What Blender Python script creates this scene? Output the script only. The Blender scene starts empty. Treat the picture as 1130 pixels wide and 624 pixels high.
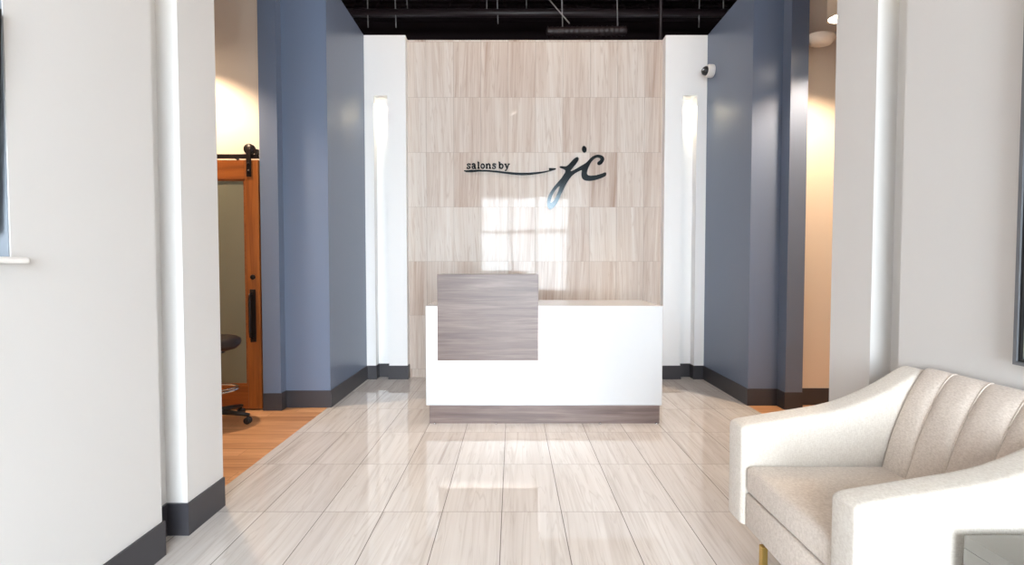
import bpy, bmesh, math, random
from mathutils import Vector, Matrix

random.seed(7)
C = bpy.context.scene
COL = C.collection
R = math.radians

# ------------------------------------------------------------------ camera, world, exposure
F_PX = 547.0                                   # focal length in pixels of the 1130-wide frame
cam_d = bpy.data.cameras.new('camera')
cam_d.sensor_width = 36.0
cam_d.lens = 36.0 * F_PX / 1130.0
cam_d.clip_start = 0.05
cam_d.shift_x = -0.0004
cam = bpy.data.objects.new('camera', cam_d)
COL.objects.link(cam)
cam.location = (0, 0, 1.26)
cam.rotation_euler = (R(90) - math.atan(18 / F_PX), 0, 0)
C.camera = cam

SKY = 19.0
w = bpy.data.worlds.new('daylight')
w.use_nodes = True
bg = w.node_tree.nodes['Background']
bg.inputs[0].default_value = (0.84, 0.93, 1.0, 1)
bg.inputs[1].default_value = SKY
C.world = w

C.view_settings.view_transform = 'Standard'
C.view_settings.look = 'None'
C.view_settings.gamma = 1
C.view_settings.exposure = 0.68
C.view_settings.use_curve_mapping = False

# portal in the shopfront opening: guides sampling of the daylight
pl = bpy.data.lights.new('shopfront_portal', 'AREA')
pl.shape = 'RECTANGLE'; pl.size = 2.7; pl.size_y = 3.4
pl.cycles.is_portal = True
po = bpy.data.objects.new('shopfront_portal', pl)
COL.objects.link(po)
po.location = (0.37, -3.62, 1.67); po.rotation_euler = (R(90), 0, 0)

WARM = (1.0, 0.74, 0.50)
WARM2 = (1.0, 0.80, 0.64)
DESK_FILL_W = 55.0  # power of the fill lights added above the desk
SOFT = (1.0, 0.90, 0.80)
LOBBY_W, HALL_W, NICHE_W = 26.0, 185.0, 7.0


# ------------------------------------------------------------------ node helpers
def srgb(r, g, b):
    def f(c):
        c /= 255.0
        return c / 12.92 if c <= 0.04045 else ((c + 0.055) / 1.055) ** 2.4
    return (f(r), f(g), f(b), 1.0)


class NT:
    def __init__(self, name):
        self.m = bpy.data.materials.new(name)
        self.m.use_nodes = True
        self.t = self.m.node_tree
        self.b = self.t.nodes['Principled BSDF']

    def n(self, kind, **kw):
        nd = self.t.nodes.new(kind)
        for k, v in kw.items():
            setattr(nd, k, v)
        return nd

    def put(self, sock, v):
        if hasattr(v, 'is_output') or isinstance(v, bpy.types.NodeSocket):
            self.t.links.new(v, sock)
        else:
            sock.default_value = v

    def math(self, op, a, b=0.0, c=0.0):
        nd = self.n('ShaderNodeMath', operation=op)
        self.put(nd.inputs[0], a); self.put(nd.inputs[1], b); self.put(nd.inputs[2], c)
        return nd.outputs[0]

    def obj(self):
        return self.n('ShaderNodeTexCoord').outputs['Object']

    def sep(self, v):
        nd = self.n('ShaderNodeSeparateXYZ'); self.put(nd.inputs[0], v)
        return nd.outputs[0], nd.outputs[1], nd.outputs[2]

    def comb(self, x, y, z):
        nd = self.n('ShaderNodeCombineXYZ')
        for i, v in enumerate((x, y, z)):
            self.put(nd.inputs[i], v)
        return nd.outputs[0]

    def noise(self, v, scale=1.0, detail=3.0, rough=0.5, dist=0.0):
        nd = self.n('ShaderNodeTexNoise')
        self.put(nd.inputs['Vector'], v)
        nd.inputs['Scale'].default_value = scale; nd.inputs['Detail'].default_value = detail
        nd.inputs['Roughness'].default_value = rough; nd.inputs['Distortion'].default_value = dist
        return nd.outputs['Fac']

    def white(self, v):
        nd = self.n('ShaderNodeTexWhiteNoise', noise_dimensions='3D')
        self.put(nd.inputs['Vector'], v)
        return nd.outputs['Value']

    def ramp(self, f, stops, interp='LINEAR'):
        nd = self.n('ShaderNodeValToRGB')
        cr = nd.color_ramp
        cr.interpolation = interp
        while len(cr.elements) < len(stops):
            cr.elements.new(0.5)
        for e, (p, c) in zip(cr.elements, stops):
            e.position = p; e.color = c
        self.put(nd.inputs[0], f)
        return nd.outputs[0]

    def mix(self, f, a, b):
        nd = self.n('ShaderNodeMix', data_type='RGBA')
        self.put(nd.inputs[0], f); self.put(nd.inputs[6], a); self.put(nd.inputs[7], b)
        return nd.outputs[2]

    def bump(self, h, strength=0.2, dist=0.01):
        nd = self.n('ShaderNodeBump')
        nd.inputs['Strength'].default_value = strength; nd.inputs['Distance'].default_value = dist
        self.put(nd.inputs['Height'], h)
        self.t.links.new(nd.outputs[0], self.b.inputs['Normal'])

    def set(self, **kw):
        for k, v in kw.items():
            self.put(self.b.inputs[k.replace('_', ' ')], v)
        return self.m


def paint(name, col, rough=0.55, spec=0.5, bump=0.06):
    t = NT(name)
    n = t.noise(t.obj(), 90, 2)
    c2 = tuple(min(1, x * 0.97) for x in col[:3]) + (1,)
    big = t.noise(t.obj(), 1.3, 2)
    t.set(Base_Color=t.mix(big, col, c2), Roughness=rough, Specular_IOR_Level=spec)
    t.bump(n, bump, 0.002)
    return t.m


def plain(name, col, rough=0.5, metal=0.0, spec=0.5, scale=60.0, var=0.06):
    t = NT(name)
    n = t.noise(t.obj(), scale, 2)
    c2 = tuple(x * (1 - var) for x in col[:3]) + (1,)
    t.set(Base_Color=t.mix(n, col, c2), Roughness=rough, Metallic=metal, Specular_IOR_Level=spec)
    return t.m


def tile_mat(name, up, w0, h0, u0, v0, stops, grout, rough, spec, vein, wob, vl=0.8, vary=0.16, lines=0.75, joint=0.0016):
    """stone-look tiles w0 x h0 in a straight grid, veins along the long side; up: 'Y' for the floor, 'Z' for a wall"""
    t = NT(name)
    x, y, z = t.sep(t.obj())
    v = y if up == 'Y' else z
    cu = t.math('DIVIDE', t.math('SUBTRACT', x, u0), w0)
    cv = t.math('DIVIDE', t.math('SUBTRACT', v, v0), h0)
    iu, iv = t.math('FLOOR', cu), t.math('FLOOR', cv)
    fu, fv = t.math('FRACT', cu), t.math('FRACT', cv)
    rnd = t.white(t.comb(iu, iv, 0.5))
    rnd2 = t.white(t.comb(iu, iv, 7.5))
    sh = t.math('MULTIPLY', rnd, 40.0)
    tilt = t.math('MULTIPLY', t.math('SUBTRACT', rnd2, 0.5), 0.10)
    xs = t.math('ADD', x, t.math('MULTIPLY', v, tilt))
    p1 = t.comb(t.math('ADD', t.math('MULTIPLY', xs, vein), sh), t.math('MULTIPLY', v, vl), sh)
    p2 = t.comb(t.math('ADD', t.math('MULTIPLY', xs, vein * 4.2), sh), t.math('MULTIPLY', v, vl * 1.8), sh)
    p3 = t.comb(t.math('ADD', t.math('MULTIPLY', xs, vein * 1.8), sh), t.math('MULTIPLY', v, vl * 1.5), 3.0)
    a = t.noise(p1, 1.0, 4, 0.6, 0.5)
    b = t.noise(p2, 1.0, 3, 0.6, 0.3)
    f = t.math('ADD', t.math('MULTIPLY', a, 0.62), t.math('MULTIPLY', b, 0.38))
    f = t.math('ADD', f, t.math('MULTIPLY', t.math('SUBTRACT', rnd2, 0.5), vary))
    col = t.ramp(f, stops)
    # thin dark wavy veins where a third noise crosses its middle value
    vn = t.noise(p3, 1.0, 3, 0.5, 0.9)
    line = t.math('SUBTRACT', 1.0, t.math('MINIMUM', 1.0, t.math('MULTIPLY', t.math('ABSOLUTE', t.math('SUBTRACT', vn, 0.5)), 55.0)))
    line = t.math('MULTIPLY', line, t.math('MULTIPLY', b, lines))
    col = t.mix(line, col, stops[0][1])
    p4 = t.comb(t.math('ADD', t.math('MULTIPLY', xs, vein * 1.1), sh), t.math('MULTIPLY', v, vl * 1.1), 11.0)
    vn2 = t.noise(p4, 1.0, 2, 0.5, 1.4)
    line2 = t.math('SUBTRACT', 1.0, t.math('MINIMUM', 1.0, t.math('MULTIPLY', t.math('ABSOLUTE', t.math('SUBTRACT', t.math('FRACT', t.math('MULTIPLY', vn2, 5.0)), 0.5)), 7.0)))
    col = t.mix(t.math('MULTIPLY', line2, t.math('MULTIPLY', a, lines)), col, stops[0][1])
    gu = t.math('MULTIPLY', t.math('MINIMUM', fu, t.math('SUBTRACT', 1.0, fu)), w0)
    gv = t.math('MULTIPLY', t.math('MINIMUM', fv, t.math('SUBTRACT', 1.0, fv)), h0)
    g = t.math('LESS_THAN', t.math('MINIMUM', gu, t.math('MULTIPLY', gv, 1.4)), joint)
    col = t.mix(g, col, grout)
    rg = t.math('ADD', rough, t.math('MULTIPLY', g, 0.5))
    t.set(Base_Color=col, Roughness=rg, Specular_IOR_Level=spec)
    hz = t.math('ADD', t.math('MULTIPLY', t.noise(t.obj(), 5.0, 1), wob), t.math('MULTIPLY', g, -0.4))
    t.bump(hz, 0.12, 0.004)
    return t.m


def wood_mat(name, along, stops, rough=0.35, scale=1.0, spec=0.5):
    t = NT(name)
    x, y, z = t.sep(t.obj())
    s = {'X': (1.2, 22, 22), 'Y': (22, 1.2, 22), 'Z': (22, 22, 1.2)}[along]
    p = t.comb(t.math('MULTIPLY', x, s[0] * scale), t.math('MULTIPLY', y, s[1] * scale), t.math('MULTIPLY', z, s[2] * scale))
    a = t.noise(p, 1.0, 5, 0.62, 0.7)
    q = t.comb(t.math('MULTIPLY', x, s[0] * scale * 3), t.math('MULTIPLY', y, s[1] * scale * 4), t.math('MULTIPLY', z, s[2] * scale * 4))
    b = t.noise(q, 1.0, 3, 0.6)
    f = t.math('ADD', t.math('MULTIPLY', a, 0.72), t.math('MULTIPLY', b, 0.28))
    t.set(Base_Color=t.ramp(f, stops), Roughness=rough, Specular_IOR_Level=spec)
    t.bump(b, 0.08, 0.002)
    return t.m


def plank_mat(name):
    t = NT(name)
    x, y, z = t.sep(t.obj())
    cv = t.math('DIVIDE', y, 0.125)
    iv, fv = t.math('FLOOR', cv), t.math('FRACT', cv)
    off = t.math('MULTIPLY', t.white(t.comb(iv, 3.0, 1.0)), 1.2)
    cu = t.math('DIVIDE', t.math('ADD', x, off), 1.2)
    iu, fu = t.math('FLOOR', cu), t.math('FRACT', cu)
    rnd = t.white(t.comb(iu, iv, 2.0))
    p = t.comb(t.math('ADD', t.math('MULTIPLY', x, 1.6), t.math('MULTIPLY', rnd, 30)), t.math('MULTIPLY', y, 34.0), rnd)
    a = t.noise(p, 1.0, 5, 0.6, 0.6)
    f = t.math('ADD', t.math('MULTIPLY', a, 0.75), t.math('MULTIPLY', rnd, 0.25))
    col = t.ramp(f, [(0.30, srgb(160, 112, 76)), (0.55, srgb(204, 154, 112)), (0.80, srgb(224, 178, 138))])
    gv = t.math('MULTIPLY', t.math('MINIMUM', fv, t.math('SUBTRACT', 1.0, fv)), 0.125)
    gu = t.math('MULTIPLY', t.math('MINIMUM', fu, t.math('SUBTRACT', 1.0, fu)), 1.2)
    g = t.math('LESS_THAN', t.math('MINIMUM', gu, gv), 0.0012)
    t.set(Base_Color=t.mix(t.math('MULTIPLY', g, 0.7), col, srgb(110, 70, 42)), Roughness=0.4)
    return t.m


def fabric_mat(name, col, col2):
    t = NT(name)
    x, y, z = t.sep(t.obj())
    s = 420.0
    wv = t.noise(t.comb(t.math('MULTIPLY', x, 90), t.math('MULTIPLY', y, 90), t.math('MULTIPLY', z, s)), 1.0, 2)
    wu = t.noise(t.comb(t.math('MULTIPLY', x, s), t.math('MULTIPLY', y, 110), t.math('MULTIPLY', z, 90)), 1.0, 2)
    m = t.math('ADD', t.math('MULTIPLY', wv, 0.5), t.math('MULTIPLY', wu, 0.5))
    t.set(Base_Color=t.ramp(m, [(0.36, col2), (0.62, col)]), Roughness=0.9, Specular_IOR_Level=0.2,
          Sheen_Weight=0.25, Sheen_Roughness=0.5)
    t.bump(m, 0.35, 0.0015)
    return t.m


def emit_mat(name, col, strength):
    t = NT(name)
    t.set(Base_Color=col, Roughness=0.5, Emission_Color=col, Emission_Strength=strength)
    return t.m


M = {}
M['white_wall'] = paint('white_wall_paint', srgb(214, 212, 210), 0.5)
M['bright_wall'] = paint('bright_white_wall_paint', srgb(244, 244, 244), 0.5)
M['cream_wall'] = paint('cream_wall_paint', srgb(226, 212, 196), 0.55)
M['blue_wall'] = paint('slate_blue_wall_paint', srgb(106, 119, 142), 0.34, 0.5, 0.12)
M['black_paint'] = paint('flat_black_paint', srgb(40, 26, 29), 0.75, 0.25)
M['black_gloss'] = paint('black_pipe_paint', srgb(44, 32, 34), 0.45, 0.5)
M['baseboard'] = paint('charcoal_vinyl_base', srgb(58, 57, 62), 0.42, 0.5)
M['floor_tile'] = tile_mat('floor_tile', 'Y', 0.305, 0.61, -0.359, 2.503,
    [(0.24, srgb(166, 156, 150)), (0.38, srgb(204, 199, 196)), (0.58, srgb(216, 213, 211)), (0.8, srgb(223, 221, 219))],
    srgb(92, 84, 80), 0.035, 1.0, 9.0, 0.05, 0.5, 0.14, 0.5, 0.0021)
M['wall_tile'] = tile_mat('wall_tile', 'Z', 0.305, 0.61, -0.359 - 0.61 + 0.006, 0.094,
    [(0.22, srgb(166, 142, 127)), (0.40, srgb(201, 187, 177)), (0.56, srgb(214, 205, 197)), (0.8, srgb(221, 216, 211))],
    srgb(160, 148, 138), 0.05, 0.20, 10.0, 1.6, 0.4, 0.22, 0.6)
M['plank'] = plank_mat('oak_planks')
M['laminate'] = wood_mat('grey_brown_laminate', 'X',
    [(0.28, srgb(74, 60, 58)), (0.5, srgb(112, 96, 92)), (0.74, srgb(146, 131, 126))], 0.38, 0.9)
M['desk_white'] = plain('gloss_white_laminate', srgb(207, 209, 212), 0.16, 0, 0.5, 20, 0.01)
M['door_v'] = wood_mat('honey_door_wood_upright', 'Z', [(0.3, srgb(112, 58, 18)), (0.55, srgb(146, 82, 32)), (0.8, srgb(170, 104, 48))], 0.35, 0.8)
M['door_h'] = wood_mat('honey_door_wood_level', 'X', [(0.3, srgb(108, 55, 17)), (0.55, srgb(142, 78, 30)), (0.8, srgb(166, 100, 46))], 0.35, 0.8)
M['bronze'] = plain('dark_bronze', srgb(36, 28, 27), 0.4, 0.6, 0.5)
M['frost'] = plain('frosted_glass', srgb(122, 122, 106), 0.28, 0, 0.5, 3, 0.15)
M['fabric'] = fabric_mat('cream_linen', srgb(219, 212, 203), srgb(202, 193, 183))
M['fabric_dark'] = fabric_mat('oatmeal_linen', srgb(219, 208, 198), srgb(197, 184, 173))
M['brass'] = plain('brushed_brass', srgb(214, 180, 104), 0.25, 1.0)
M['grey_table'] = plain('warm_grey_lacquer', srgb(136, 133, 127), 0.6, 0, 0.3)
M['black_vinyl'] = plain('black_vinyl', srgb(38, 29, 29), 0.42)
M['black_plastic'] = plain('black_plastic', srgb(28, 26, 28), 0.4)
M['chrome'] = plain('chrome', srgb(210, 210, 212), 0.1, 1.0)
M['white_plastic'] = plain('white_plastic', srgb(236, 232, 228), 0.4)
M['screen'] = plain('dark_screen', srgb(24, 16, 20), 0.25)
M['frame_grey'] = plain('pewter_frame', srgb(112, 114, 118), 0.4, 0.3)
M['frame_black'] = plain('black_frame_lip', srgb(20, 19, 20), 0.5)
M['logo'] = plain('polished_gunmetal', srgb(53, 58, 61), 0.13, 1.0, 0.5, 40, 0.02)
M['light_cream'] = plain('cream_enamel', srgb(232, 214, 192), 0.4)
M['rod'] = plain('galvanised_rod', srgb(150, 146, 146), 0.45, 0.2)
M['mullion'] = plain('dark_aluminium', srgb(60, 60, 62), 0.4, 0.5)
M['pavement'] = paint('concrete_pavement', srgb(150, 148, 144), 0.8)
M['alarm_cream'] = plain('pale_cream_plastic', srgb(246, 236, 224), 0.35)
M['recess_grey'] = paint('blue_grey_recess', srgb(150, 158, 168), 0.5)  # recess back and far reveal, a blue-grey darker than the wall
M['lamp_glow'] = emit_mat('lamp_glow', (1.0, 0.86, 0.68, 1), 14.0)
M['niche_glow'] = emit_mat('niche_lamp_glow', (1.0, 0.92, 0.78, 1), 10.0)
M['led_glow'] = emit_mat('led_glow', (1.0, 0.93, 0.86, 1), 22.0)


def canvas_mat():
    t = NT('abstract_canvas')
    x, y, z = t.sep(t.obj())
    n = t.noise(t.comb(t.math('MULTIPLY', y, 2.0), t.math('MULTIPLY', z, 3.0), 1.0), 1.0, 4, 0.6, 1.2)
    t.set(Base_Color=t.ramp(n, [(0.30, srgb(40, 44, 60)), (0.42, srgb(120, 128, 132)), (0.52, srgb(206, 200, 160)),
                                (0.64, srgb(222, 218, 190)), (0.78, srgb(180, 176, 150))]), Roughness=0.6)
    t.bump(n, 0.2, 0.003)
    return t.m


M['canvas'] = canvas_mat()


# ------------------------------------------------------------------ mesh helpers
class MB:
    def __init__(self):
        self.bm = bmesh.new()

    def box(self, x0, x1, y0, y1, z0, z1, bev=0.0, seg=2):
        vs = [self.bm.verts.new((x, y, z)) for x in (x0, x1) for y in (y0, y1) for z in (z0, z1)]
        fs = [(0, 1, 3, 2), (4, 6, 7, 5), (0, 4, 5, 1), (2, 3, 7, 6), (0, 2, 6, 4), (1, 5, 7, 3)]
        faces = [self.bm.faces.new([vs[i] for i in f]) for f in fs]
        if bev > 0:
            es = list({e for f in faces for e in f.edges})
            bmesh.ops.bevel(self.bm, geom=es, offset=bev, segments=seg, profile=0.5, affect='EDGES')
        return self

    def prism(self, pts, axis, a0, a1, bev=0.0, seg=3):
        """polygon extruded along an axis: pts are (x,y) for Z, (x,z) for Y, (y,z) for X"""
        def P(p, a):
            return {'Z': (p[0], p[1], a), 'Y': (p[0], a, p[1]), 'X': (a, p[0], p[1])}[axis]
        A = [self.bm.verts.new(P(p, a0)) for p in pts]
        B = [self.bm.verts.new(P(p, a1)) for p in pts]
        n = len(pts)
        fs = [self.bm.faces.new(A), self.bm.faces.new(B[::-1])]
        for i in range(n):
            fs.append(self.bm.faces.new([A[i], B[i], B[(i + 1) % n], A[(i + 1) % n]]))
        bmesh.ops.recalc_face_normals(self.bm, faces=fs)
        if bev > 0:
            es = list(set(fs[0].edges) | set(fs[1].edges))
            bmesh.ops.bevel(self.bm, geom=es, offset=bev, segments=seg, profile=0.5, affect='EDGES')
        return self

    def tube(self, pts, r, seg=12, closed=False):
        pts = [Vector(p) for p in pts]
        n = len(pts)
        rings = []
        for i, p in enumerate(pts):
            if closed:
                d = pts[(i + 1) % n] - pts[i - 1]
            else:
                d = pts[min(i + 1, n - 1)] - pts[max(i - 1, 0)]
            d.normalize()
            up = Vector((0, 0, 1)) if abs(d.z) < 0.9 else Vector((1, 0, 0))
            a = d.cross(up).normalized(); b = a.cross(d).normalized()
            rr = r[i] if isinstance(r, (list, tuple)) else r
            rings.append([self.bm.verts.new(p + (a * math.cos(2 * math.pi * k / seg) + b * math.sin(2 * math.pi * k / seg)) * rr) for k in range(seg)])
        fs = []
        for i in range(n if closed else n - 1):
            A, B = rings[i], rings[(i + 1) % n]
            for k in range(seg):
                fs.append(self.bm.faces.new([A[k], A[(k + 1) % seg], B[(k + 1) % seg], B[k]]))
        if not closed:
            fs.append(self.bm.faces.new(rings[0][::-1])); fs.append(self.bm.faces.new(rings[-1]))
        for f in fs:
            f.smooth = True
        bmesh.ops.recalc_face_normals(self.bm, faces=fs)
        return self

    def lathe(self, prof, origin=(0, 0, 0), axis=(0, 0, 1), seg=32):
        """profile of (radius, height) turned about an axis through origin"""
        o = Vector(origin); d = Vector(axis).normalized()
        rot = Vector((0, 0, 1)).rotation_difference(d).to_matrix()
        rings, fs = [], []
        for r, h in prof:
            if r < 1e-6:
                rings.append([self.bm.verts.new(o + rot @ Vector((0, 0, h)))])
            else:
                rings.append([self.bm.verts.new(o + rot @ Vector((r * math.cos(2 * math.pi * k / seg), r * math.sin(2 * math.pi * k / seg), h))) for k in range(seg)])
        for A, B in zip(rings, rings[1:]):
            for k in range(seg):
                q = []
                for v in (A[k % len(A)], A[(k + 1) % len(A)], B[(k + 1) % len(B)], B[k % len(B)]):
                    if v not in q:
                        q.append(v)
                if len(q) > 2:
                    fs.append(self.bm.faces.new(q))
        for A, rev in ((rings[0], True), (rings[-1], False)):
            if len(A) > 1:
                fs.append(self.bm.faces.new(A[::-1] if rev else A))
        for f in fs:
            f.smooth = True
        bmesh.ops.recalc_face_normals(self.bm, faces=fs)
        return self

    def build(self, name, mat, parent=None, smooth=None, subsurf=0):
        if parent is not None:
            o = Vector((0, 0, 0)); p = parent
            while p is not None:
                o += Vector(p['_base']) if '_base' in p else Vector((0, 0, 0)); p = p.parent
            bmesh.ops.translate(self.bm, verts=self.bm.verts, vec=-o)
        me = bpy.data.meshes.new(name)
        if smooth:
            for f in self.bm.faces:
                f.smooth = True
            for e in self.bm.edges:
                if len(e.link_faces) == 2 and e.calc_face_angle(0) > R(smooth):
                    e.smooth = False
        self.bm.to_mesh(me); self.bm.free()
        me.materials.append(mat)
        ob = bpy.data.objects.new(name, me)
        COL.objects.link(ob)
        ob.parent = parent
        if subsurf:
            md = ob.modifiers.new('subdivision', 'SUBSURF'); md.levels = subsurf; md.render_levels = subsurf
        return ob


def thing(name, loc, label, cat, group=None):
    o = bpy.data.objects.new(name, None)
    o.empty_display_size = 0.1
    COL.objects.link(o)
    o.location = loc
    o['_base'] = tuple(loc)
    return tag(o, label, cat, group)


def tag(o, label, cat, group=None):
    o['label'] = label; o['category'] = cat
    if group:
        o['group'] = group
    return o


def struct(o):
    o['kind'] = 'structure'
    return o


def lamp(name, kind, loc, power, color, parent=None, **kw):
    l = bpy.data.lights.new(name, kind)
    l.energy = power; l.color = color
    for k, v in kw.items():
        setattr(l, k, v)
    o = bpy.data.objects.new(name, l)
    COL.objects.link(o)
    if parent is not None:
        o.parent = parent
        o.location = Vector(loc) - Vector(parent.location)
    else:
        o.location = loc
    return o


# ------------------------------------------------------------------ the setting
LX, RX = -1.52, 1.722                         # lobby side walls
WT = 3.78                                     # top of the partition walls
FRONT = -3.6
BB = 0.152

struct(MB().box(-1.645, 2.13, FRONT - 0.15, 5.75, -0.06, 0.0).build('floor', M['floor_tile']))
struct(MB().box(-4.6, -1.645, 2.5, 9.4, -0.06, -0.001).build('floor_left', M['plank']))
struct(MB().box(2.13, 5.0, 2.5, 9.4, -0.06, -0.001).build('floor_right', M['plank']))
struct(MB().box(-1.645, 2.13, 5.75, 9.4, -0.06, -0.001).build('floor_back', M['plank']))
struct(MB().box(-9, 9, -14, FRONT - 0.15, -0.12, -0.02).build('pavement', M['pavement']))

# left wall with the recess for the screen, then the shallow full-height slot, then the pier
b = MB()
b.box(-1.9, LX, 1.505, 2.115, 0, WT)
b.box(-1.9, LX, FRONT, 0.30, 0, WT)
b.box(-1.9, LX, 0.30, 1.505, 0, 1.268)
b.box(-1.9, LX, 0.30, 1.505, 2.55, WT)
b.box(-1.9, LX - 0.13, 0.30, 1.505, 1.268, 2.55)
b.box(-1.9, LX - 0.10, 2.115, 2.285, 0, 3.13)
b.box(-1.9, LX, 2.115, 2.285, 3.13, WT)
b.box(-1.9, LX, 2.285, 2.57, 0, WT)
b.box(-4.6, -1.9, 2.45, 2.57, 0, WT)
struct(b.build('wall_left', M['white_wall']))
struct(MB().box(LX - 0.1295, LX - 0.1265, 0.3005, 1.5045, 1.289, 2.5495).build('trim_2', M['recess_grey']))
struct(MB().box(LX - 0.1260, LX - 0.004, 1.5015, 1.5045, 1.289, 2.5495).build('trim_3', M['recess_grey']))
# ledge under the recess
struct(MB().box(LX - 0.125, LX + 0.035, 0.26, 1.53, 1.268, 1.288, 0.006, 2).build('trim_1', M['white_plastic']))

# right wall, slot and pier
b = MB()
b.box(RX, 2.1, FRONT, 2.20, 0, WT)
b.box(RX + 0.10, 2.1, 2.20, 2.375, 0, 3.13)
b.box(RX, 2.1, 2.20, 2.375, 3.13, WT)
b.box(RX, 2.1, 2.375, 2.675, 0, WT)
b.box(2.1, 5.0, 2.55, 2.675, 0, WT)
struct(b.build('wall_right', M['white_wall']))

# blue partition, left of the reception
b = MB()
b.prism([(-2.172, 4.29), (-2.018, 4.29), (-2.018, 4.385), (-1.622, 4.385), (-1.622, 5.80), (-1.75, 5.80), (-1.75, 4.52), (-2.172, 4.52)], 'Z', 0, WT)
struct(b.build('wall_blue_left', M['blue_wall']))
b = MB()
b.prism([(2.13, 4.45), (2.396, 4.45), (2.396, 4.32), (2.546, 4.32), (2.546, 4.60), (2.26, 4.60), (2.26, 5.80), (2.13, 5.80)], 'Z', 0, WT)
struct(b.build('wall_blue_right', M['blue_wall']))

# corridor walls beyond the openings
struct(MB().box(-4.6, -2.172, 4.40, 4.52, 0, WT).build('wall_corridor_left', M['cream_wall']))
struct(MB().box(2.546, 5.0, 4.47, 4.60, 0, WT).build('wall_corridor_right', M['cream_wall']))
struct(MB().box(-4.7, -4.6, 2.4, 4.52, 0, WT).build('wall_corridor_left_end', M['cream_wall']))
struct(MB().box(5.0, 5.1, 2.5, 4.60, 0, WT).build('wall_corridor_right_end', M['cream_wall']))

# white pilasters with lit niches
NZ = 3.13
def pilaster(name, x0, x1, n0, n1):
    b = MB()
    b.box(x0, n0, 5.49, 5.80, 0, WT)
    b.box(n1, x1, 5.49, 5.80, 0, WT)
    b.box(n0, n1, 5.61, 5.80, 0, NZ)
    b.box(n0, n1, 5.49, 5.80, NZ, WT)
    return struct(b.build(name, M['bright_wall']))
pilaster('wall_pilaster_left', -1.622, -1.168, -1.520, -1.372)
pilaster('wall_pilaster_right', 1.672, 2.13, 1.868, 2.022)

# tiled feature wall
struct(MB().box(-1.168, 1.672, 5.595, 5.80, 0, 3.775).build('wall_tiled', M['wall_tile']))
# street front with a glazed opening behind the camera
OX0, OX1, OZ = -0.97, 1.70, 3.34
b = MB()
b.box(-1.9, OX0, FRONT - 0.15, FRONT, 0, 6.0)
b.box(OX1, 2.1, FRONT - 0.15, FRONT, 0, 6.0)
b.box(OX0, OX1, FRONT - 0.15, FRONT, OZ, 6.0)
struct(b.build('wall_front', M['white_wall']))
b = MB()
for x in (OX0 + 0.03, 0.0, 0.72, OX1 - 0.03):
    b.box(x - 0.03, x + 0.03, FRONT - 0.12, FRONT - 0.04, 0, OZ)
b.box(OX0, OX1, FRONT - 0.119, FRONT - 0.041, 2.25, 2.34)
b.box(OX0, OX1, FRONT - 0.118, FRONT - 0.042, OZ - 0.06, OZ)
struct(b.build('window_1', M['mullion']))

# black open ceiling: deck, bearers, and the dark shell above the partitions
b = MB()
b.box(-4.8, 5.2, FRONT - 0.1, 9.5, 5.85, 5.95)
for i in range(46):
    y = 3.0 + i * 0.14
    b.box(-4.8, 5.2, y, y + 0.06, 5.80, 5.85)
for y in (4.9, 6.1, 7.3, 8.5):
    b.box(-4.8, 5.2, y - 0.045, y + 0.045, 5.42, 5.50)
    b.box(-4.8, 5.2, y - 0.045, y + 0.045, 5.74, 5.80)
    for k in range(26):
        x = -4.8 + k * 0.4
        b.tube([(x, y, 5.48), (x + 0.2, y, 5.76), (x + 0.4, y, 5.48)], 0.012, 6)
struct(b.build('ceiling', M['black_paint']))
struct(MB().box(-4.8, 5.2, 9.4, 9.5, 0, 5.9).build('wall_back', M['black_paint']))
struct(MB().box(-4.9, -4.7, FRONT, 9.5, 0, 5.9).build('wall_outer_left', M['black_paint']))
struct(MB().box(5.1, 5.3, FRONT, 9.5, 0, 5.9).build('wall_outer_right', M['black_paint']))
struct(MB().box(-4.9, -1.9, FRONT - 0.15, FRONT, 0, 5.9).build('wall_outer_front_left', M['black_paint']))
struct(MB().box(2.1, 5.3, FRONT - 0.15, FRONT, 0, 5.9).build('wall_outer_front_right', M['black_paint']))

# baseboards
T = 0.009
def base(name, pts, t=T):
    """cove base that follows a run of wall, offset t to the left of its direction of travel"""
    n = len(pts); out = []
    P = [Vector(p) for p in pts]
    def nrm(a, b):
        d = (b - a).normalized()
        return Vector((-d.y, d.x))
    for i in range(n):
        if i == 0:
            o = nrm(P[0], P[1]) * t
        elif i == n - 1:
            o = nrm(P[-2], P[-1]) * t
        else:
            a, c = nrm(P[i - 1], P[i]), nrm(P[i], P[i + 1])
            o = (a + c) / max(0.2, 1 + a.dot(c)) * t
        out.append(P[i] + o)
    b = MB()
    poly = [tuple(p) for p in P] + [tuple(p) for p in out[::-1]]
    b.prism(poly, 'Z', 0, BB)
    return struct(b.build(name, M['baseboard']))
base('baseboard_left', [(LX, 2.57), (LX, 2.285), (LX - 0.10, 2.285), (LX - 0.10, 2.115), (LX, 2.115), (LX, FRONT)][::-1], -T)
base('baseboard_right', [(RX, FRONT), (RX, 2.20), (RX + 0.10, 2.20), (RX + 0.10, 2.375), (RX, 2.375), (RX, 2.675)])
base('baseboard_blue_left', [(-2.172, 4.29), (-2.018, 4.29), (-2.018, 4.385), (-1.622, 4.385), (-1.622, 5.49)], -T)
base('baseboard_blue_right', [(2.13, 5.49), (2.13, 4.45), (2.396, 4.45), (2.396, 4.32), (2.546, 4.32)], -T)
base('baseboard_corridor_right', [(2.546, 4.47), (5.0, 4.47)], -T)
base('baseboard_pilaster_left', [(-1.613, 5.49), (-1.520, 5.49), (-1.520, 5.61), (-1.372, 5.61), (-1.372, 5.49), (-1.168, 5.49), (-1.168, 5.575)], -T)
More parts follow.
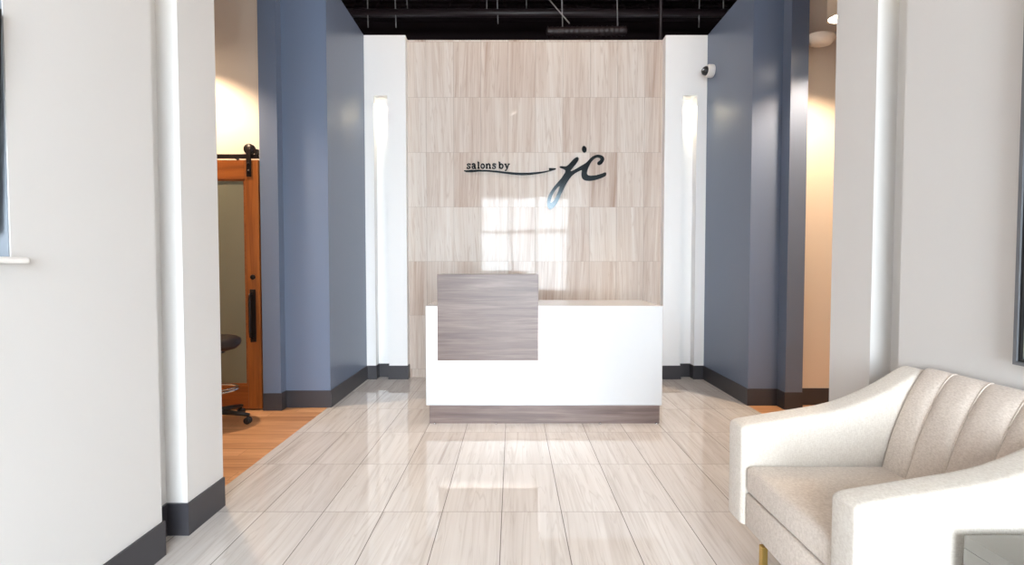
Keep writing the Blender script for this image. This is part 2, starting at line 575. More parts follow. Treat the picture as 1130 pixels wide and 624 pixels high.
base('baseboard_pilaster_right', [(1.672, 5.575), (1.672, 5.49), (1.868, 5.49), (1.868, 5.61), (2.022, 5.61), (2.022, 5.49), (2.121, 5.49)], -T)


# ------------------------------------------------------------------ reception desk
desk = thing('reception_desk', (0.255, 4.25, 0), 'white reception desk with a dark wood front panel before the tiled wall', 'desk')
DX0, DX1, DY0, DY1, DZ0, DZ1 = -0.692, 1.199, 3.94, 4.62, 0.143, 0.943
b = MB()
b.box(DX0, DX1, DY0, DY0 + 0.04, DZ0, DZ1, 0.002, 1)
b.box(DX0, DX0 + 0.04, DY0 + 0.04, DY1, DZ0, DZ1 - 0.03)
b.box(DX1 - 0.04, DX1, DY0 + 0.04, DY1, DZ0, DZ1 - 0.03)
b.build('front_panel', M['desk_white'], desk)
MB().box(DX0, DX1, DY0 + 0.0405, DY1 + 0.02, DZ1 - 0.03, DZ1, 0.002, 1).build('counter_top', M['desk_white'], desk)
b = MB()
b.box(DX0 + 0.027, DX1 - 0.022, DY0 - 0.008, DY1 - 0.03, 0.0, DZ0)
b.build('plinth', M['laminate'], desk)
b = MB()
PX0, PX1, PZ0, PZ1 = -0.590, 0.204, 0.515, 1.196
b.box(PX0, PX1, 3.885, 3.915, PZ0, PZ1, 0.0015, 1)
b.box(PX0, PX1, 3.916, 4.22, DZ1 + 0.001, PZ1 - 0.001, 0.0015, 1)
ap = b.build('accent_panel', M['laminate'], desk)
ap['label'] = 'dark grey-brown woodgrain panel'
b = MB()
e = 0.03
b.box(PX0 + e, PX1 - e, 3.9155, 3.922, PZ0 + e, PZ0 + e + 0.012)
b.box(PX0 + e, PX0 + e + 0.012, 3.9155, 3.922, PZ0 + e + 0.013, 0.92)
b.box(PX1 - e - 0.012, PX1 - e, 3.9155, 3.922, PZ0 + e + 0.013, 0.92)
b.build('light_strip', M['led_glow'], desk)
for x in (PX0 + 0.10, PX1 - 0.10):
    MB().box(x - 0.02, x + 0.02, 3.9151, 3.9405, 0.60, 0.90).build('standoff', M['black_plastic'], desk)
for i, x in enumerate((-0.62, -0.13, 0.70, 1.15)):
    MB().lathe([(0.012, 0.0), (0.012, 0.006), (0.006, 0.012), (0.0, 0.012)], (x, DY0 - 0.021, 0.0), (0, 0, 1), 12).build('glide_foot', M['chrome'], desk)


# ------------------------------------------------------------------ wall sign
def catmull(pts, n=5, closed=True):
    out = []
    m = len(pts)
    for i in range(m if closed else m - 1):
        p0 = Vector(pts[(i - 1) % m] if closed or i > 0 else pts[0])
        p1, p2 = Vector(pts[i]), Vector(pts[(i + 1) % m])
        p3 = Vector(pts[(i + 2) % m] if closed or i + 2 < m else pts[-1])
        for k in range(n):
            t = k / n
            out.append(0.5 * (2 * p1 + (p2 - p0) * t + (2 * p0 - 5 * p1 + 4 * p2 - p3) * t * t + (3 * p1 - p0 - 3 * p2 + p3) * t ** 3))
    if not closed:
        out.append(Vector(pts[-1]))
    return [(p.x, p.y) for p in out]

SY = 5.595
KW = (SY) / F_PX                               # metres per photo pixel at the tiled wall
def sign_pt(px, py):
    """a point of the sign's drawing, as metres on the wall"""
    return ((px - 565.3) * KW, 1.26 + (294.3 - py) * KW * 1.0)

def filled(name, loops, mat, parent, depth=0.014, gap=0.004):
    cu = bpy.data.curves.new(name, 'CURVE')
    cu.dimensions = '2D'; cu.fill_mode = 'BOTH'; cu.extrude = depth / 2
    for lp in loops:
        sp = cu.splines.new('POLY')
        sp.points.add(len(lp) - 1)
        for q, (x, z) in zip(sp.points, lp):
            q.co = (x, z, 0, 1)
        sp.use_cyclic_u = True
    tmp = bpy.data.objects.new('tmp', cu)
    COL.objects.link(tmp)
    dg = bpy.context.evaluated_depsgraph_get()
    me = bpy.data.meshes.new_from_object(tmp.evaluated_get(dg))
    bpy.data.objects.remove(tmp)
    bpy.data.curves.remove(cu)
    me.transform(Matrix.Rotation(R(90), 4, 'X'))
    me.transform(Matrix.Translation(Vector((0, SY - gap - depth / 2, 0)) - Vector(parent.location)))
    me.name = name
    me.materials.clear(); me.materials.append(mat)
    o = bpy.data.objects.new(name, me)
    COL.objects.link(o); o.parent = parent
    return o

sign = thing('wall_sign', (0.25, SY, 2.2), 'dark metal lettering reading salons by jc on the tiled wall behind the desk', 'sign')
def jc(p):
    return sign_pt(590 + p[0] / 7.8, 155 + p[1] / 7.8)
J = [(211, 236), (235, 234), (258, 236), (278, 227), (302, 203), (330, 173), (350, 160), (365, 159), (373, 170), (368, 187), (350, 215),
     (322, 249), (304, 272), (312, 274), (335, 264), (368, 245), (402, 225), (430, 208), (446, 194), (470, 168), (495, 149), (525, 138), (555, 139), (580, 151),
     (590, 170), (586, 190), (572, 212), (553, 224), (536, 221), (530, 208), (538, 195), (552, 185), (556, 172), (547, 164), (530, 161),
     (505, 172), (480, 200), (460, 235), (448, 265), (443, 290), (447, 305), (462, 313), (490, 314), (530, 308), (565, 298), (590, 288),
     (604, 288), (608, 303), (600, 318), (570, 333), (530, 347), (490, 356), (455, 358), (425, 353), (405, 338), (397, 315), (396, 290),
     (398, 268), (375, 277), (345, 293), (316, 316), (295, 342), (275, 372), (256, 406), (239, 441), (220, 481), (200, 525), (180, 560),
     (156, 587), (135, 599), (118, 595), (107, 575), (104, 545), (108, 510), (120, 475), (140, 440), (165, 405), (195, 370), (225, 335),
     (245, 305), (258, 282), (256, 267), (240, 257), (214, 247)]
HOLE = [(210, 406), (205, 428), (192, 462), (175, 500), (155, 532), (141, 545), (134, 538), (137, 515), (147, 485), (163, 455), (182, 428), (199, 409)]
filled('script_letters', [[jc(p) for p in catmull(J)], [jc(p) for p in catmull(HOLE)]], M['logo'], sign)
filled('letter_dot', [[jc((419 + 20 * math.cos(a) + 4 * math.sin(a), 91 + 29 * math.sin(a) - 2 * math.cos(a))) for a in [2 * math.pi * k / 32 for k in range(32)]]], M['logo'], sign)
def tx(p):
    return sign_pt(500 + p[0] / 9.417, 170 + p[1] / 9.417)
SW = [(115, 183), (140, 184), (190, 180), (270, 178), (360, 180), (450, 187), (540, 197), (620, 205), (700, 209), (780, 208), (860, 203), (930, 195), (990, 184),
      (990, 160), (1065, 163), (1060, 175), (1020, 188), (960, 204), (890, 218), (800, 230), (710, 234), (630, 229), (540, 217), (450, 205), (360, 197), (270, 196),
      (190, 203), (140, 202), (118, 192)]
filled('swoosh', [[tx(p) for p in SW]], M['logo'], sign)

def ribbon(b, pts, wd, depth=0.012, gap=0.004):
    q = [Vector(tx(p)) for p in pts]
    hw = wd / 9.417 * KW / 2 * 1.5
    L, Rr = [], []
    for i in range(len(q)):
        d = (q[min(i + 1, len(q) - 1)] - q[max(i - 1, 0)]).normalized()
        n = Vector((-d.y, d.x)) * hw
        L.append(q[i] + n); Rr.append(q[i] - n)
    y0, y1 = SY - gap - depth, SY - gap
    ring = [[b.bm.verts.new((p.x, y, p.y)) for p, y in ((L[i], y0), (Rr[i], y0), (Rr[i], y1), (L[i], y1))] for i in range(len(q))]
    fs = []
    for A, B in zip(ring, ring[1:]):
        for k in range(4):
            fs.append(b.bm.faces.new([A[k], A[(k + 1) % 4], B[(k + 1) % 4], B[k]]))
    fs.append(b.bm.faces.new(ring[0])); fs.append(b.bm.faces.new(ring[-1][::-1]))
    bmesh.ops.recalc_face_normals(b.bm, faces=fs)

def arc(cx, cy, rx, ry, a0, a1, n=14):
    return [(cx + rx * math.cos(R(a0 + (a1 - a0) * k / n)), cy + ry * math.sin(R(a0 + (a1 - a0) * k / n))) for k in range(n + 1)]

# slab-serif letters: strokes as (points, width) in the sign's drawing units
XH, BL, AS, DS = 117, 164, 97, 187
def L_s(x):
    return [(catmull([(x + 38, 128), (x + 34, 121), (x + 24, 117), (x + 12, 120), (x + 9, 129), (x + 16, 137), (x + 28, 142), (x + 36, 150), (x + 32, 160), (x + 20, 164), (x + 9, 160), (x + 5, 151)], 4, False), 8),
            ([(x + 38, 114), (x + 38, 131)], 6), ([(x + 5, 149), (x + 5, 167)], 6)]
def L_a(x):
    return [(catmull([(x + 6, 127), (x + 12, 119), (x + 22, 117), (x + 31, 122), (x + 33, 134), (x + 33, 156), (x + 38, 163), (x + 46, 163)], 4, False), 10),
            (catmull([(x + 33, 138), (x + 18, 140), (x + 7, 148), (x + 8, 159), (x + 17, 164), (x + 27, 160), (x + 33, 152)], 4, False), 8)]
def L_l(x):
    return [([(x + 14, AS), (x + 14, BL)], 11), ([(x + 3, AS + 2), (x + 15, AS + 2)], 7), ([(x + 1, BL - 2), (x + 28, BL - 2)], 7)]
def L_o(x):
    return [(arc(x + 22, 141, 17, 22, 0, 360, 24), 9)]
def L_n(x):
    return [([(x + 13, XH), (x + 13, BL)], 11), ([(x + 2, XH + 2), (x + 14, XH + 2)], 7), ([(x + 1, BL - 2), (x + 25, BL - 2)], 7),
            (catmull([(x + 14, 130), (x + 24, 120), (x + 36, 118), (x + 44, 127), (x + 45, 140), (x + 45, BL)], 4, False), 10), ([(x + 34, BL - 2), (x + 58, BL - 2)], 7)]
def L_b(x):
    return [([(x + 13, AS), (x + 13, BL)], 11), ([(x + 1, AS + 2), (x + 14, AS + 2)], 7), (arc(x + 30, 141, 18, 22, 0, 360, 24), 9)]
def L_y(x):
    return [([(x + 12, XH), (x + 31, BL - 2)], 11), ([(x + 47, XH), (x + 31, BL - 2), (x + 22, 182), (x + 12, 185), (x + 7, 179)], 8),
            ([(x + 1, XH + 2), (x + 24, XH + 2)], 7), ([(x + 36, XH + 2), (x + 59, XH + 2)], 7)]
for fn, x in ((L_s, 143), (L_a, 195), (L_l, 252), (L_o, 287), (L_n, 338), (L_s, 405), (L_b, 470), (L_y, 530)):
    b = MB()
    for pts, wd in fn(x):
        ribbon(b, pts, wd)
    b.build('letter', M['logo'], sign)


# ------------------------------------------------------------------ armchair
AX0, AX1 = 0.94, 1.712
FY0, FY1 = 2.002, 2.139                        # far arm
NY0, NY1 = 1.326, 1.452                        # near arm
AZ0 = 0.195
chair = thing('armchair', (1.32, 1.7335, 0), 'cream linen armchair with a channel-tufted back against the right wall', 'armchair')
top = catmull([(0.955, 0.604), (1.03, 0.617), (1.12, 0.632), (1.22, 0.648), (1.32, 0.666), (1.41, 0.693), (1.50, 0.731), (1.58, 0.774), (1.645, 0.815), (1.68, 0.832), (1.705, 0.836)], 3, False)
def arm(y0, y1):
    """lofted along x: each cross-section is a rounded slab as tall as the swooping top line"""
    def ztop(x):
        for (xa, za), (xb, zb) in zip(top, top[1:]):
            if x <= xb:
                return za + (zb - za) * max(0, (x - xa)) / (xb - xa)
        return top[-1][1]
    rad, seg = 0.030, 5
    st = [(AX0 + rad * (1 - math.cos(R(90 * k / seg))), rad * (1 - math.sin(R(90 * k / seg)))) for k in range(seg + 1)]
    n = 40
    st += [(AX0 + rad + (AX1 - AX0 - 2 * rad) * k / n, 0.0) for k in range(1, n)]
    st += [(AX1 - q[0] + AX0, q[1]) for q in st[:seg + 1][::-1]]
    b = MB(); rings = []
    for x, ins in st:
        r_ = rad - ins * 0.9
        a0, a1, z0, z1 = y0 + ins * 0.7, y1 - ins * 0.7, AZ0 + ins * 0.15, ztop(x) - ins * 0.7
        ring = []
        for cy, cz, s0, rr in ((a1, z0, -90, 0.006), (a1, z1, 0, r_), (a0, z1, 90, r_), (a0, z0, 180, 0.006)):
            sy_ = -1 if cy == a1 else 1
            sz_ = -1 if cz == z1 else 1
            for k in range(seg + 1):
                an = R(s0 + 90 * k / seg)
                ring.append(b.bm.verts.new((x, cy + sy_ * rr + rr * math.cos(an), cz + sz_ * rr + rr * math.sin(an))))
        rings.append(ring)
    m = len(rings[0])
    for A, B in zip(rings, rings[1:]):
        for k in range(m):
            b.bm.faces.new([A[k], A[(k + 1) % m], B[(k + 1) % m], B[k]])
    b.bm.faces.new(rings[0]); b.bm.faces.new(rings[-1][::-1])
    bmesh.ops.recalc_face_normals(b.bm, faces=b.bm.faces)
    return b.build('arm', M['fabric'], chair, smooth=60)
arm(FY0, FY1)
arm(NY0, NY1)

# channel-tufted back: a sheet swept over the back's profile, bulging between the seams
by0, by1 = NY1 + 0.001, FY0 - 0.001
path = catmull([(1.504, 0.415), (1.519, 0.47), (1.549, 0.58), (1.594, 0.70), (1.641, 0.795), (1.670, 0.834), (1.692, 0.846), (1.708, 0.834), (1.711, 0.78), (1.711, 0.5), (1.711, AZ0)], 5, False)
b = MB()
NU = 88
SEAMS = [by0, 1.589, 1.734, 1.879, by1]
rows = []
for i, (x, z) in enumerate(path):
    d = Vector(path[min(i + 1, len(path) - 1)]) - Vector(path[max(i - 1, 0)])
    n = Vector((-d.y, d.x)).normalized()
    front = max(0.25, min(1.0, (1.70 - x) / 0.08)) if i < 27 else 0.25 * max(0, (33 - i) / 6)
    row = []
    for k in range(NU + 1):
        u = k / NU
        yy = by0 + (by1 - by0) * u
        j = max(q for q in range(4) if yy >= SEAMS[q] - 1e-9 or q == 0)
        ph = (yy - SEAMS[j]) / (SEAMS[j + 1] - SEAMS[j])
        bul = (1 - abs(2 * ph - 1) ** 3.0)
        off = 0.017 * bul * front
        row.append(b.bm.verts.new((x + n.x * off, by0 + (by1 - by0) * u, z + n.y * off)))
    rows.append(row)
for A, B in zip(rows, rows[1:]):
    for k in range(NU):
        b.bm.faces.new([A[k], A[k + 1], B[k + 1], B[k]])
b.bm.faces.new([r[0] for r in rows]); b.bm.faces.new([r[-1] for r in rows][::-1])
b.bm.faces.new([rows[0][k] for k in range(NU + 1)] + [rows[-1][k] for k in range(NU, -1, -1)])
bmesh.ops.recalc_face_normals(b.bm, faces=b.bm.faces)
b.build('tufted_back', M['fabric_dark'], chair, smooth=75)
# piped seams between the channels
for s in (0, 1, 2, 3, 4):
    y = SEAMS[s]
    if 0 < s < 4:
        pts = [(p[0] - 0.002, y, p[1] + 0.001) for p in path[4:33]]
        MB().tube(pts, 0.0022, 6).build('seam_piping', M['fabric_dark'], chair)

def cushion():
    b = MB()
    b.box(AX0 + 0.012, 1.515, by0 + 0.002, by1 - 0.002, 0.337, 0.447, 0.02, 3)
    for v in b.bm.verts:
        if v.co.z > 0.42:
            fx = (v.co.x - AX0) / 0.57
            v.co.z += 0.008 * max(0, math.sin(math.pi * min(1, max(0, fx))))
    return b.build('seat_cushion', M['fabric_dark'], chair, smooth=60)
cushion()
MB().box(AX0 + 0.014, 1.50, by0 + 0.001, by1 - 0.001, AZ0 + 0.001, 0.334, 0.008, 2).build('seat_rail', M['fabric_dark'], chair, smooth=60)
b = MB()
b.box(AX0 + 0.10, AX1 - 0.02, NY0 + 0.02, FY1 - 0.02, AZ0 - 0.02, AZ0 - 0.001)
b.build('base_board', M['black_plastic'], chair)
for x, y in ((0.975, 1.89), (0.975, 1.575), (1.60, 1.89), (1.60, 1.575)):
    b = MB()
    b.box(x - 0.012, x + 0.012, y - 0.012, y + 0.012, 0, AZ0 - 0.02, 0.002, 1)
    b.build('leg', M['brass'], chair)

# ------------------------------------------------------------------ side table in the corner of the frame
TBY = 1.284
tb = thing('side_table', (1.33, 0.97, 0), 'grey lacquered block side table beside the armchair', 'table')
MB().box(1.191, 1.64, 0.80, TBY, 0.517, 0.552, 0.0012, 1).build('table_top', M['grey_table'], tb)
b = MB()
b.box(1.191, 1.223, 0.80, TBY, 0.0, 0.5168)
b.build('side_panel', M['grey_table'], tb)
b = MB()
b.box(1.605, 1.64, 0.80, TBY, 0.0, 0.5168)
b.build('side_panel', M['grey_table'], tb)
MB().box(1.2235, 1.6045, TBY - 0.03, TBY - 0.002, 0.0, 0.5165).build('back_panel', M['grey_table'], tb)
MB().box(1.2235, 1.6045, 0.76, TBY - 0.0305, 0.10, 0.125).build('shelf', M['grey_table'], tb)

# ------------------------------------------------------------------ framed picture on the right wall
fp = thing('framed_picture', (RX, 1.1, 0.95), 'pale abstract picture in a pewter frame on the right wall above the armchair', 'picture')
def frame_boxes(b, x0, x1, y0, y1, z0, z1, wd):
    b.box(x0, x1, y0, y0 + wd, z0, z1); b.box(x0, x1, y1 - wd, y1, z0, z1)
    b.box(x0, x1, y0 + wd, y1 - wd, z0, z0 + wd); b.box(x0, x1, y0 + wd, y1 - wd, z1 - wd, z1)
FX = RX - 0.045
FYE, FZ0, FZ1 = 1.653, 0.931, 2.25
b = MB(); frame_boxes(b, FX, RX - 0.002, 0.55, FYE, FZ0, FZ1, 0.012)
b.build('frame', M['frame_grey'], fp)
b = MB(); frame_boxes(b, FX + 0.006, RX - 0.004, 0.5625, FYE - 0.0125, FZ0 + 0.0125, FZ1 - 0.0125, 0.008)
b.build('inner_lip', M['frame_black'], fp)
MB().box(FX + 0.012, RX - 0.006, 0.572, FYE - 0.022, FZ0 + 0.022, FZ1 - 0.022).build('canvas', M['canvas'], fp)

# ------------------------------------------------------------------ wall screen in the left recess
tv = thing('wall_screen', (LX - 0.10, 0.9, 1.35), 'dark wall screen tilted forward in the left recess above the white ledge', 'screen')
def tilt_prism(b, d0, d1, y0, y1, z0, z1, xb, xt):
    """slab between y0..y1, leaning: front x goes from xb at z0 to xt at z1; d0/d1 depths behind the front"""
    b.prism([(xb - d0, z0), (xt - d0, z1), (xt - d1, z1), (xb - d1, z0)], 'Y', y0, y1)
ZB, ZT, XB, XT = 1.36, 2.013, -1.528, -1.497
b = MB(); tilt_prism(b, 0.0, 0.035, 0.38, 1.478, ZB, ZT, XB, XT)
b.build('casing', M['black_plastic'], tv)
b = MB(); tilt_prism(b, -0.0015, 0.0, 0.39, 1.468, ZB + 0.01, ZT - 0.01, XB + 0.0006, XT - 0.0006)
b.build('display', M['screen'], tv)
b = MB(); b.box(LX - 0.129, -1.57, 0.80, 1.0, 1.55, 1.80)
b.build('wall_bracket', M['black_plastic'], tv)
b = MB()
for z in (1.315, 1.335):
    b.tube([(LX - 0.129, 1.40, z), (-1.56, 1.425, z), (-1.545, 1.43, z)], 0.006, 8)
b.build('cable_end', M['black_plastic'], tv)

# ------------------------------------------------------------------ sliding barn door on its rail
dr = thing('barn_door', (-2.65, 4.32, 0.012), 'honey-coloured wooden sliding door with frosted glass in the left corridor', 'door')
D0, D1, DZt = -3.10, -2.190, 2.175
SW_ = 0.118
for x0, x1 in ((D0, D0 + SW_), (D1 - SW_, D1)):
    MB().box(x0, x1, 4.298, 4.338, 0.012, DZt, 0.003, 1).build('stile', M['door_v'], dr)
MB().box(D0 + SW_, D1 - SW_, 4.299, 4.337, DZt - 0.165, DZt - 0.001, 0.002, 1).build('top_rail', M['door_h'], dr)
MB().box(D0 + SW_, D1 - SW_, 4.299, 4.337, 0.013, 0.222, 0.002, 1).build('bottom_rail', M['door_h'], dr)
b = MB()
gx0, gx1, gz0, gz1 = D0 + SW_, D1 - SW_, 0.222, DZt - 0.165
for q in ((gx0, gx0 + 0.014, gz0, gz1), (gx1 - 0.014, gx1, gz0, gz1), (gx0 + 0.014, gx1 - 0.014, gz0, gz0 + 0.014), (gx0 + 0.014, gx1 - 0.014, gz1 - 0.014, gz1)):
    b.box(q[0], q[1], 4.303, 4.333, q[2], q[3])
b.build('glazing_bead', M['door_h'], dr)
MB().box(gx0 + 0.0145, gx1 - 0.0145, 4.312, 4.322, gz0 + 0.0145, gz1 - 0.0145).build('glass_panel', M['frost'], dr)
hb = MB()
hb.box(-2.278, -2.228, 4.290, 4.2975, 0.60, 1.06, 0.002, 1)
hd = hb.build('pull_handle', M['bronze'], dr)
b = MB()
b.tube([(-2.262, 4.2895, 0.635), (-2.262, 4.262, 0.65), (-2.262, 4.258, 0.70), (-2.262, 4.258, 0.96), (-2.262, 4.262, 1.01), (-2.262, 4.2895, 1.025)], 0.011, 10)
b.build('grip', M['bronze'], hd)
MB().lathe([(0.022, 0), (0.022, 0.006), (0.016, 0.012), (0.0, 0.012)], (-2.250, 4.2975, 1.165), (0, -1, 0), 20).build('lock_button', M['bronze'], dr)
for x in (-2.268, -2.98):
    b = MB()
    b.box(x - 0.021, x + 0.021, 4.289, 4.2972, 2.03, 2.27, 0.002, 1)
    hg = b.build('hanger_strap', M['bronze'], dr)
    MB().lathe([(0.012, 0), (0.012, 0.006), (0, 0.009)], (x, 4.2885, 2.075), (0, -1, 0), 12).build('bolt', M['bronze'], hg)
    MB().lathe([(0.012, 0), (0.012, 0.006), (0, 0.009)], (x, 4.2885, 2.14), (0, -1, 0), 12).build('bolt', M['bronze'], hg)
    MB().lathe([(0.0, 0), (0.046, 0), (0.046, 0.006), (0.038, 0.010), (0.038, 0.02), (0.046, 0.024), (0.046, 0.030), (0.0, 0.030)], (x, 4.330, 2.270), (0, -1, 0), 24).build('roller', M['bronze'], hg)
rl = thing('door_rail', (-2.9, 4.33, 2.2), 'black flat steel rail above the sliding wooden door', 'rail')
MB().box(-4.05, -2.19, 4.310, 4.322, 2.19, 2.226).build('track', M['bronze'], rl)
for x in (-2.42, -2.78, -3.3, -3.8):
    MB().tube([(x, 4.322, 2.208), (x, 4.40, 2.208)], 0.012, 10).build('standoff', M['bronze'], rl)
MB().box(-2.220, -2.197, 4.296, 4.336, 2.2265, 2.268).build('end_stop', M['bronze'], rl)

# ------------------------------------------------------------------ salon stool
st = thing('stool', (-2.385, 3.92, 0), 'black cushioned rolling stool with a chrome foot ring in front of the sliding door', 'stool')
sx, sy = -2.385, 3.92
b = MB().lathe([(0.0, 0.585), (0.10, 0.586), (0.165, 0.60), (0.197, 0.628), (0.205, 0.655), (0.198, 0.680), (0.17, 0.697), (0.10, 0.703), (0.0, 0.700)], (sx, sy, 0), seg=36)
b.build('seat', M['black_vinyl'], st)
MB().lathe([(0.0, 0.57), (0.09, 0.57), (0.09, 0.584), (0.0, 0.5845)], (sx, sy, 0), seg=24).build('seat_plate', M['black_plastic'], st)
MB().lathe([(0.026, 0.10), (0.026, 0.34), (0.016, 0.341), (0.016, 0.57), (0.0, 0.57)], (sx, sy, 0), seg=20).build('gas_lift', M['chrome'], st)
b = MB().tube([(sx + 0.175 * math.cos(2 * math.pi * k / 40), sy + 0.175 * math.sin(2 * math.pi * k / 40), 0.275) for k in range(40)], 0.010, 8, True)
for k in range(3):
    a = 2 * math.pi * k / 3 + 0.5
    b.tube([(sx + 0.024 * math.cos(a), sy + 0.024 * math.sin(a), 0.255), (sx + 0.17 * math.cos(a), sy + 0.17 * math.sin(a), 0.275)], 0.007, 6)
b.lathe([(0.027, 0.235), (0.034, 0.236), (0.034, 0.275), (0.027, 0.276)], (sx, sy, 0), seg=20)
b.build('foot_ring', M['chrome'], st)
b = MB()
b.lathe([(0.0, 0.07), (0.045, 0.07), (0.05, 0.09), (0.04, 0.125), (0.0, 0.127)], (sx, sy, 0), seg=20)
for k in range(5):
    a = 2 * math.pi * k / 5 + 0.02
    b.tube([(sx + 0.03 * math.cos(a), sy + 0.03 * math.sin(a), 0.098), (sx + 0.16 * math.cos(a), sy + 0.16 * math.sin(a), 0.088), (sx + 0.28 * math.cos(a), sy + 0.28 * math.sin(a), 0.072)], [0.026, 0.02, 0.014], 8)
b.build('star_base', M['black_plastic'], st)
for k in range(5):
    a = 2 * math.pi * k / 5 + 0.02
    cx, cy = sx + 0.27 * math.cos(a), sy + 0.27 * math.sin(a)
    b = MB()
    b.tube([(cx, cy, 0.072), (cx, cy, 0.045)], 0.008, 8)
    d = Vector((-math.sin(a), math.cos(a), 0))
    for s in (-1, 1):
        o = Vector((cx, cy, 0.027)) + d * (0.006 * s)
        b.lathe([(0.0, 0), (0.022, 0), (0.027, 0.004), (0.027, 0.014), (0.020, 0.019), (0.0, 0.019)], o, tuple(d * s), 18)
    b.build('caster', M['black_plastic'], st)

# ------------------------------------------------------------------ security camera on the right blue wall
sc = thing('security_camera', (2.13, 5.33, 3.33), 'white dome security camera high on the right blue wall', 'camera')
ax = Vector((-1, -0.10, 0.0)).normalized()
MB().lathe([(0.0, 0.0), (0.062, 0.0), (0.068, 0.01), (0.068, 0.055), (0.060, 0.072), (0.048, 0.076), (0.0, 0.076)], (2.1295, 5.33, 3.33), ax, 32).build('housing', M['white_plastic'], sc)
MB().lathe([(0.048, 0.0), (0.046, 0.016), (0.036, 0.034), (0.020, 0.046), (0.0, 0.050)], Vector((2.1295, 5.33, 3.33)) + ax * 0.0765, ax, 28).build('dome_lens', M['black_plastic'], sc)
MB().lathe([(0.0, 0.0), (0.014, 0.0), (0.014, 0.006), (0.0, 0.008)], Vector((2.1295, 5.33, 3.33)) + ax * 0.115 + Vector((0, -0.022, 0.006)), (ax + Vector((0, -0.5, 0))).normalized(), 16).build('lens_ring', M['chrome'], sc)

# ------------------------------------------------------------------ lamps
def cylinder_lamp(x, y, z, label, power, color=WARM, ang=120, r=0.095, group=None):
    t = thing('ceiling_light', (x, y, z), label, 'lamp', group)
    MB().lathe([(r * 0.9, 0.012), (r, 0.0), (r, 0.42), (r - 0.01, 0.43), (0.02, 0.43), (0.02, 0.44), (0.0, 0.44)], (x, y, z), seg=36).build('housing', M['light_cream'], t)
    MB().lathe([(0.0, 0.006), (r * 0.88, 0.006), (r * 0.88, 0.011), (0.0, 0.011)], (x, y, z), seg=30).build('diffuser', M['lamp_glow'], t)
    MB().tube([(x, y, z + 0.44), (x, y, 5.79)], 0.009, 8).build('stem', M['black_gloss'], t)
    lamp('lamp_light', 'SPOT', (x, y, z - 0.006), power, color, t, spot_size=R(ang), spot_blend=0.6, shadow_soft_size=0.07)
    return t
cylinder_lamp(2.545, 3.90, 3.175, 'cream cylinder ceiling light glowing above the right corridor', HALL_W)
cylinder_lamp(-2.75, 3.95, 3.25, 'cream cylinder ceiling light hanging above the left corridor door', HALL_W)
cylinder_lamp(0.03, 2.2, 4.0, 'cream cylinder ceiling light hanging over the middle of the lobby', LOBBY_W, SOFT, 150)
cylinder_lamp(0.03, 0.4, 4.0, 'cream cylinder ceiling light hanging over the lobby near the street front', LOBBY_W, SOFT, 150)
cylinder_lamp(-0.55, 4.3, 5.3, 'added cylinder fill light, out of view high above the left of the desk', DESK_FILL_W, WARM2, 150)  # unseen fill light, added to brighten the desk end and upper tiles
cylinder_lamp(1.05, 4.3, 5.3, 'added cylinder fill light, out of view high above the right of the desk', DESK_FILL_W, WARM2, 150)  # its twin on the right, likewise added as fill

for nx, ny, lab in ((-1.446, 5.55, 'small recessed lamp at the top of the narrow white niche left of the tiled wall'), (1.945, 5.55, 'small recessed lamp at the top of the narrow white niche right of the tiled wall'),
        (LX - 0.05, 2.20, 'small recessed lamp at the top of the slot in the left lobby wall'), (RX + 0.05, 2.288, 'small recessed lamp at the top of the slot in the right lobby wall')):
    t = thing('niche_light', (nx, ny, NZ), lab, 'lamp')
    MB().lathe([(0.030, -0.001), (0.036, -0.006), (0.036, -0.008), (0.026, -0.008)], (nx, ny, NZ), seg=24).build('trim_ring', M['white_plastic'], t)
    MB().lathe([(0.0, -0.002), (0.026, -0.002), (0.026, -0.0055), (0.0, -0.0055)], (nx, ny, NZ), seg=24).build('bulb', M['niche_glow'], t)
    lamp('niche_lamp_light', 'SPOT', (nx, ny, NZ - 0.015), NICHE_W, (1.0, 0.86, 0.60), t, spot_size=R(100), spot_blend=0.5, shadow_soft_size=0.02)

dm = thing('alarm_light', (2.66, 4.47, 3.24), 'cream oval alarm light on the right corridor wall below the cylinder light', 'alarm')
b = MB().lathe([(0.0, -0.075), (0.05, -0.073), (0.085, -0.062), (0.103, -0.035), (0.108, -0.005), (0.104, 0.01), (0.085, 0.015), (0.0, 0.015)], (2.655, 4.33, 3.235), (0.10, -0.12, 1), 36)
b.build('bowl', M['alarm_cream'], dm)
MB().tube([(2.655, 4.40, 3.235), (2.655, 4.4699, 3.235)], 0.03, 14).build('wall_arm', M['alarm_cream'], dm)
MB().lathe([(0.0, 0), (0.018, 0.0), (0.02, 0.012), (0.012, 0.022), (0.0, 0.024)], (2.76, 4.315, 3.245), (1, -0.3, 0.1), 16).build('test_button', M['white_plastic'], dm)

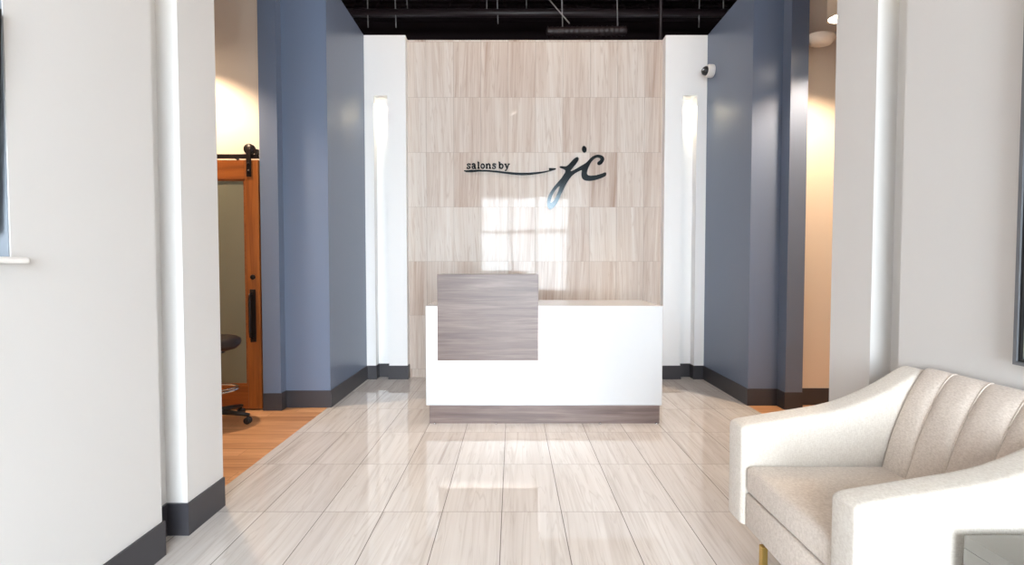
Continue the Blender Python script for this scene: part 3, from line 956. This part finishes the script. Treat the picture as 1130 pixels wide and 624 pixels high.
# ------------------------------------------------------------------ pipes, duct and rods in the black ceiling
def pipe(pts, r, name, label, cat, hangers=()):
    t = thing(name, pts[0], label, cat)
    if cat == 'duct':
        p, q = Vector(pts[0]), Vector(pts[1])
        pts = [p.lerp(q, k / 60) for k in range(61)]
        r = [r * (1.0 if k % 2 else 0.86) * (1 + 0.08 * math.sin(k * 1.7)) for k in range(61)]
        r[0] = r[-1] = r[1] * 0.3
    b = MB().tube(pts, r, 14)
    b.build('pipe_run' if cat == 'pipe' else 'duct_run', M['black_gloss'], t)
    for x, y, z in hangers:
        MB().tube([(x, y - 0.03, z), (x + random.uniform(-0.04, 0.04), y - 0.03, 5.43)], 0.008, 6).build('hanger_rod', M['rod'], t)
    return t
pipe([(-4.5, 6.7, 4.62), (5.0, 6.7, 4.62)], 0.055, 'sprinkler_pipe', 'thick black pipe running level just above the tiled wall', 'pipe', ((-1.91, 6.7, 4.42), (-1.54, 6.7, 4.42), (-0.34, 6.7, 4.60), (-0.19, 6.7, 4.47), (2.47, 6.7, 4.42), (2.79, 6.7, 4.60)))
pipe([(-1.6, 7.25, 4.93), (0.5, 7.25, 4.93)], 0.028, 'conduit', 'thin black conduit in the ceiling above the left half of the tiled wall', 'pipe', ((-1.5, 7.25, 4.93), (0.2, 7.25, 4.93)))
pipe([(-0.3, 6.3, 5.10), (2.1, 6.3, 5.10)], 0.030, 'conduit', 'black conduit highest in the ceiling right of centre', 'pipe', ((0.1, 6.3, 5.10), (1.6, 6.3, 5.10)))
pipe([(0.42, 6.25, 4.17), (1.42, 6.25, 4.18)], 0.06, 'flexible_duct', 'crinkled black duct lying low behind the top of the tiled wall', 'duct', ((0.62, 6.25, 4.17), (1.3, 6.25, 4.17)))
pipe([(1.75, 5.95, 3.6), (1.75, 5.95, 5.8)], 0.02, 'vertical_pipe', 'upright black pipe rising behind the right end of the tiled wall', 'pipe')
t = thing('brace_wire', (0.70, 6.0, 4.0), 'slanted thin brace wire above the tiled wall near the black duct', 'wire')
MB().tube([(0.68, 6.0, 4.15), (0.42, 6.0, 4.45)], 0.008, 6).build('wire_run', M['rod'], t)
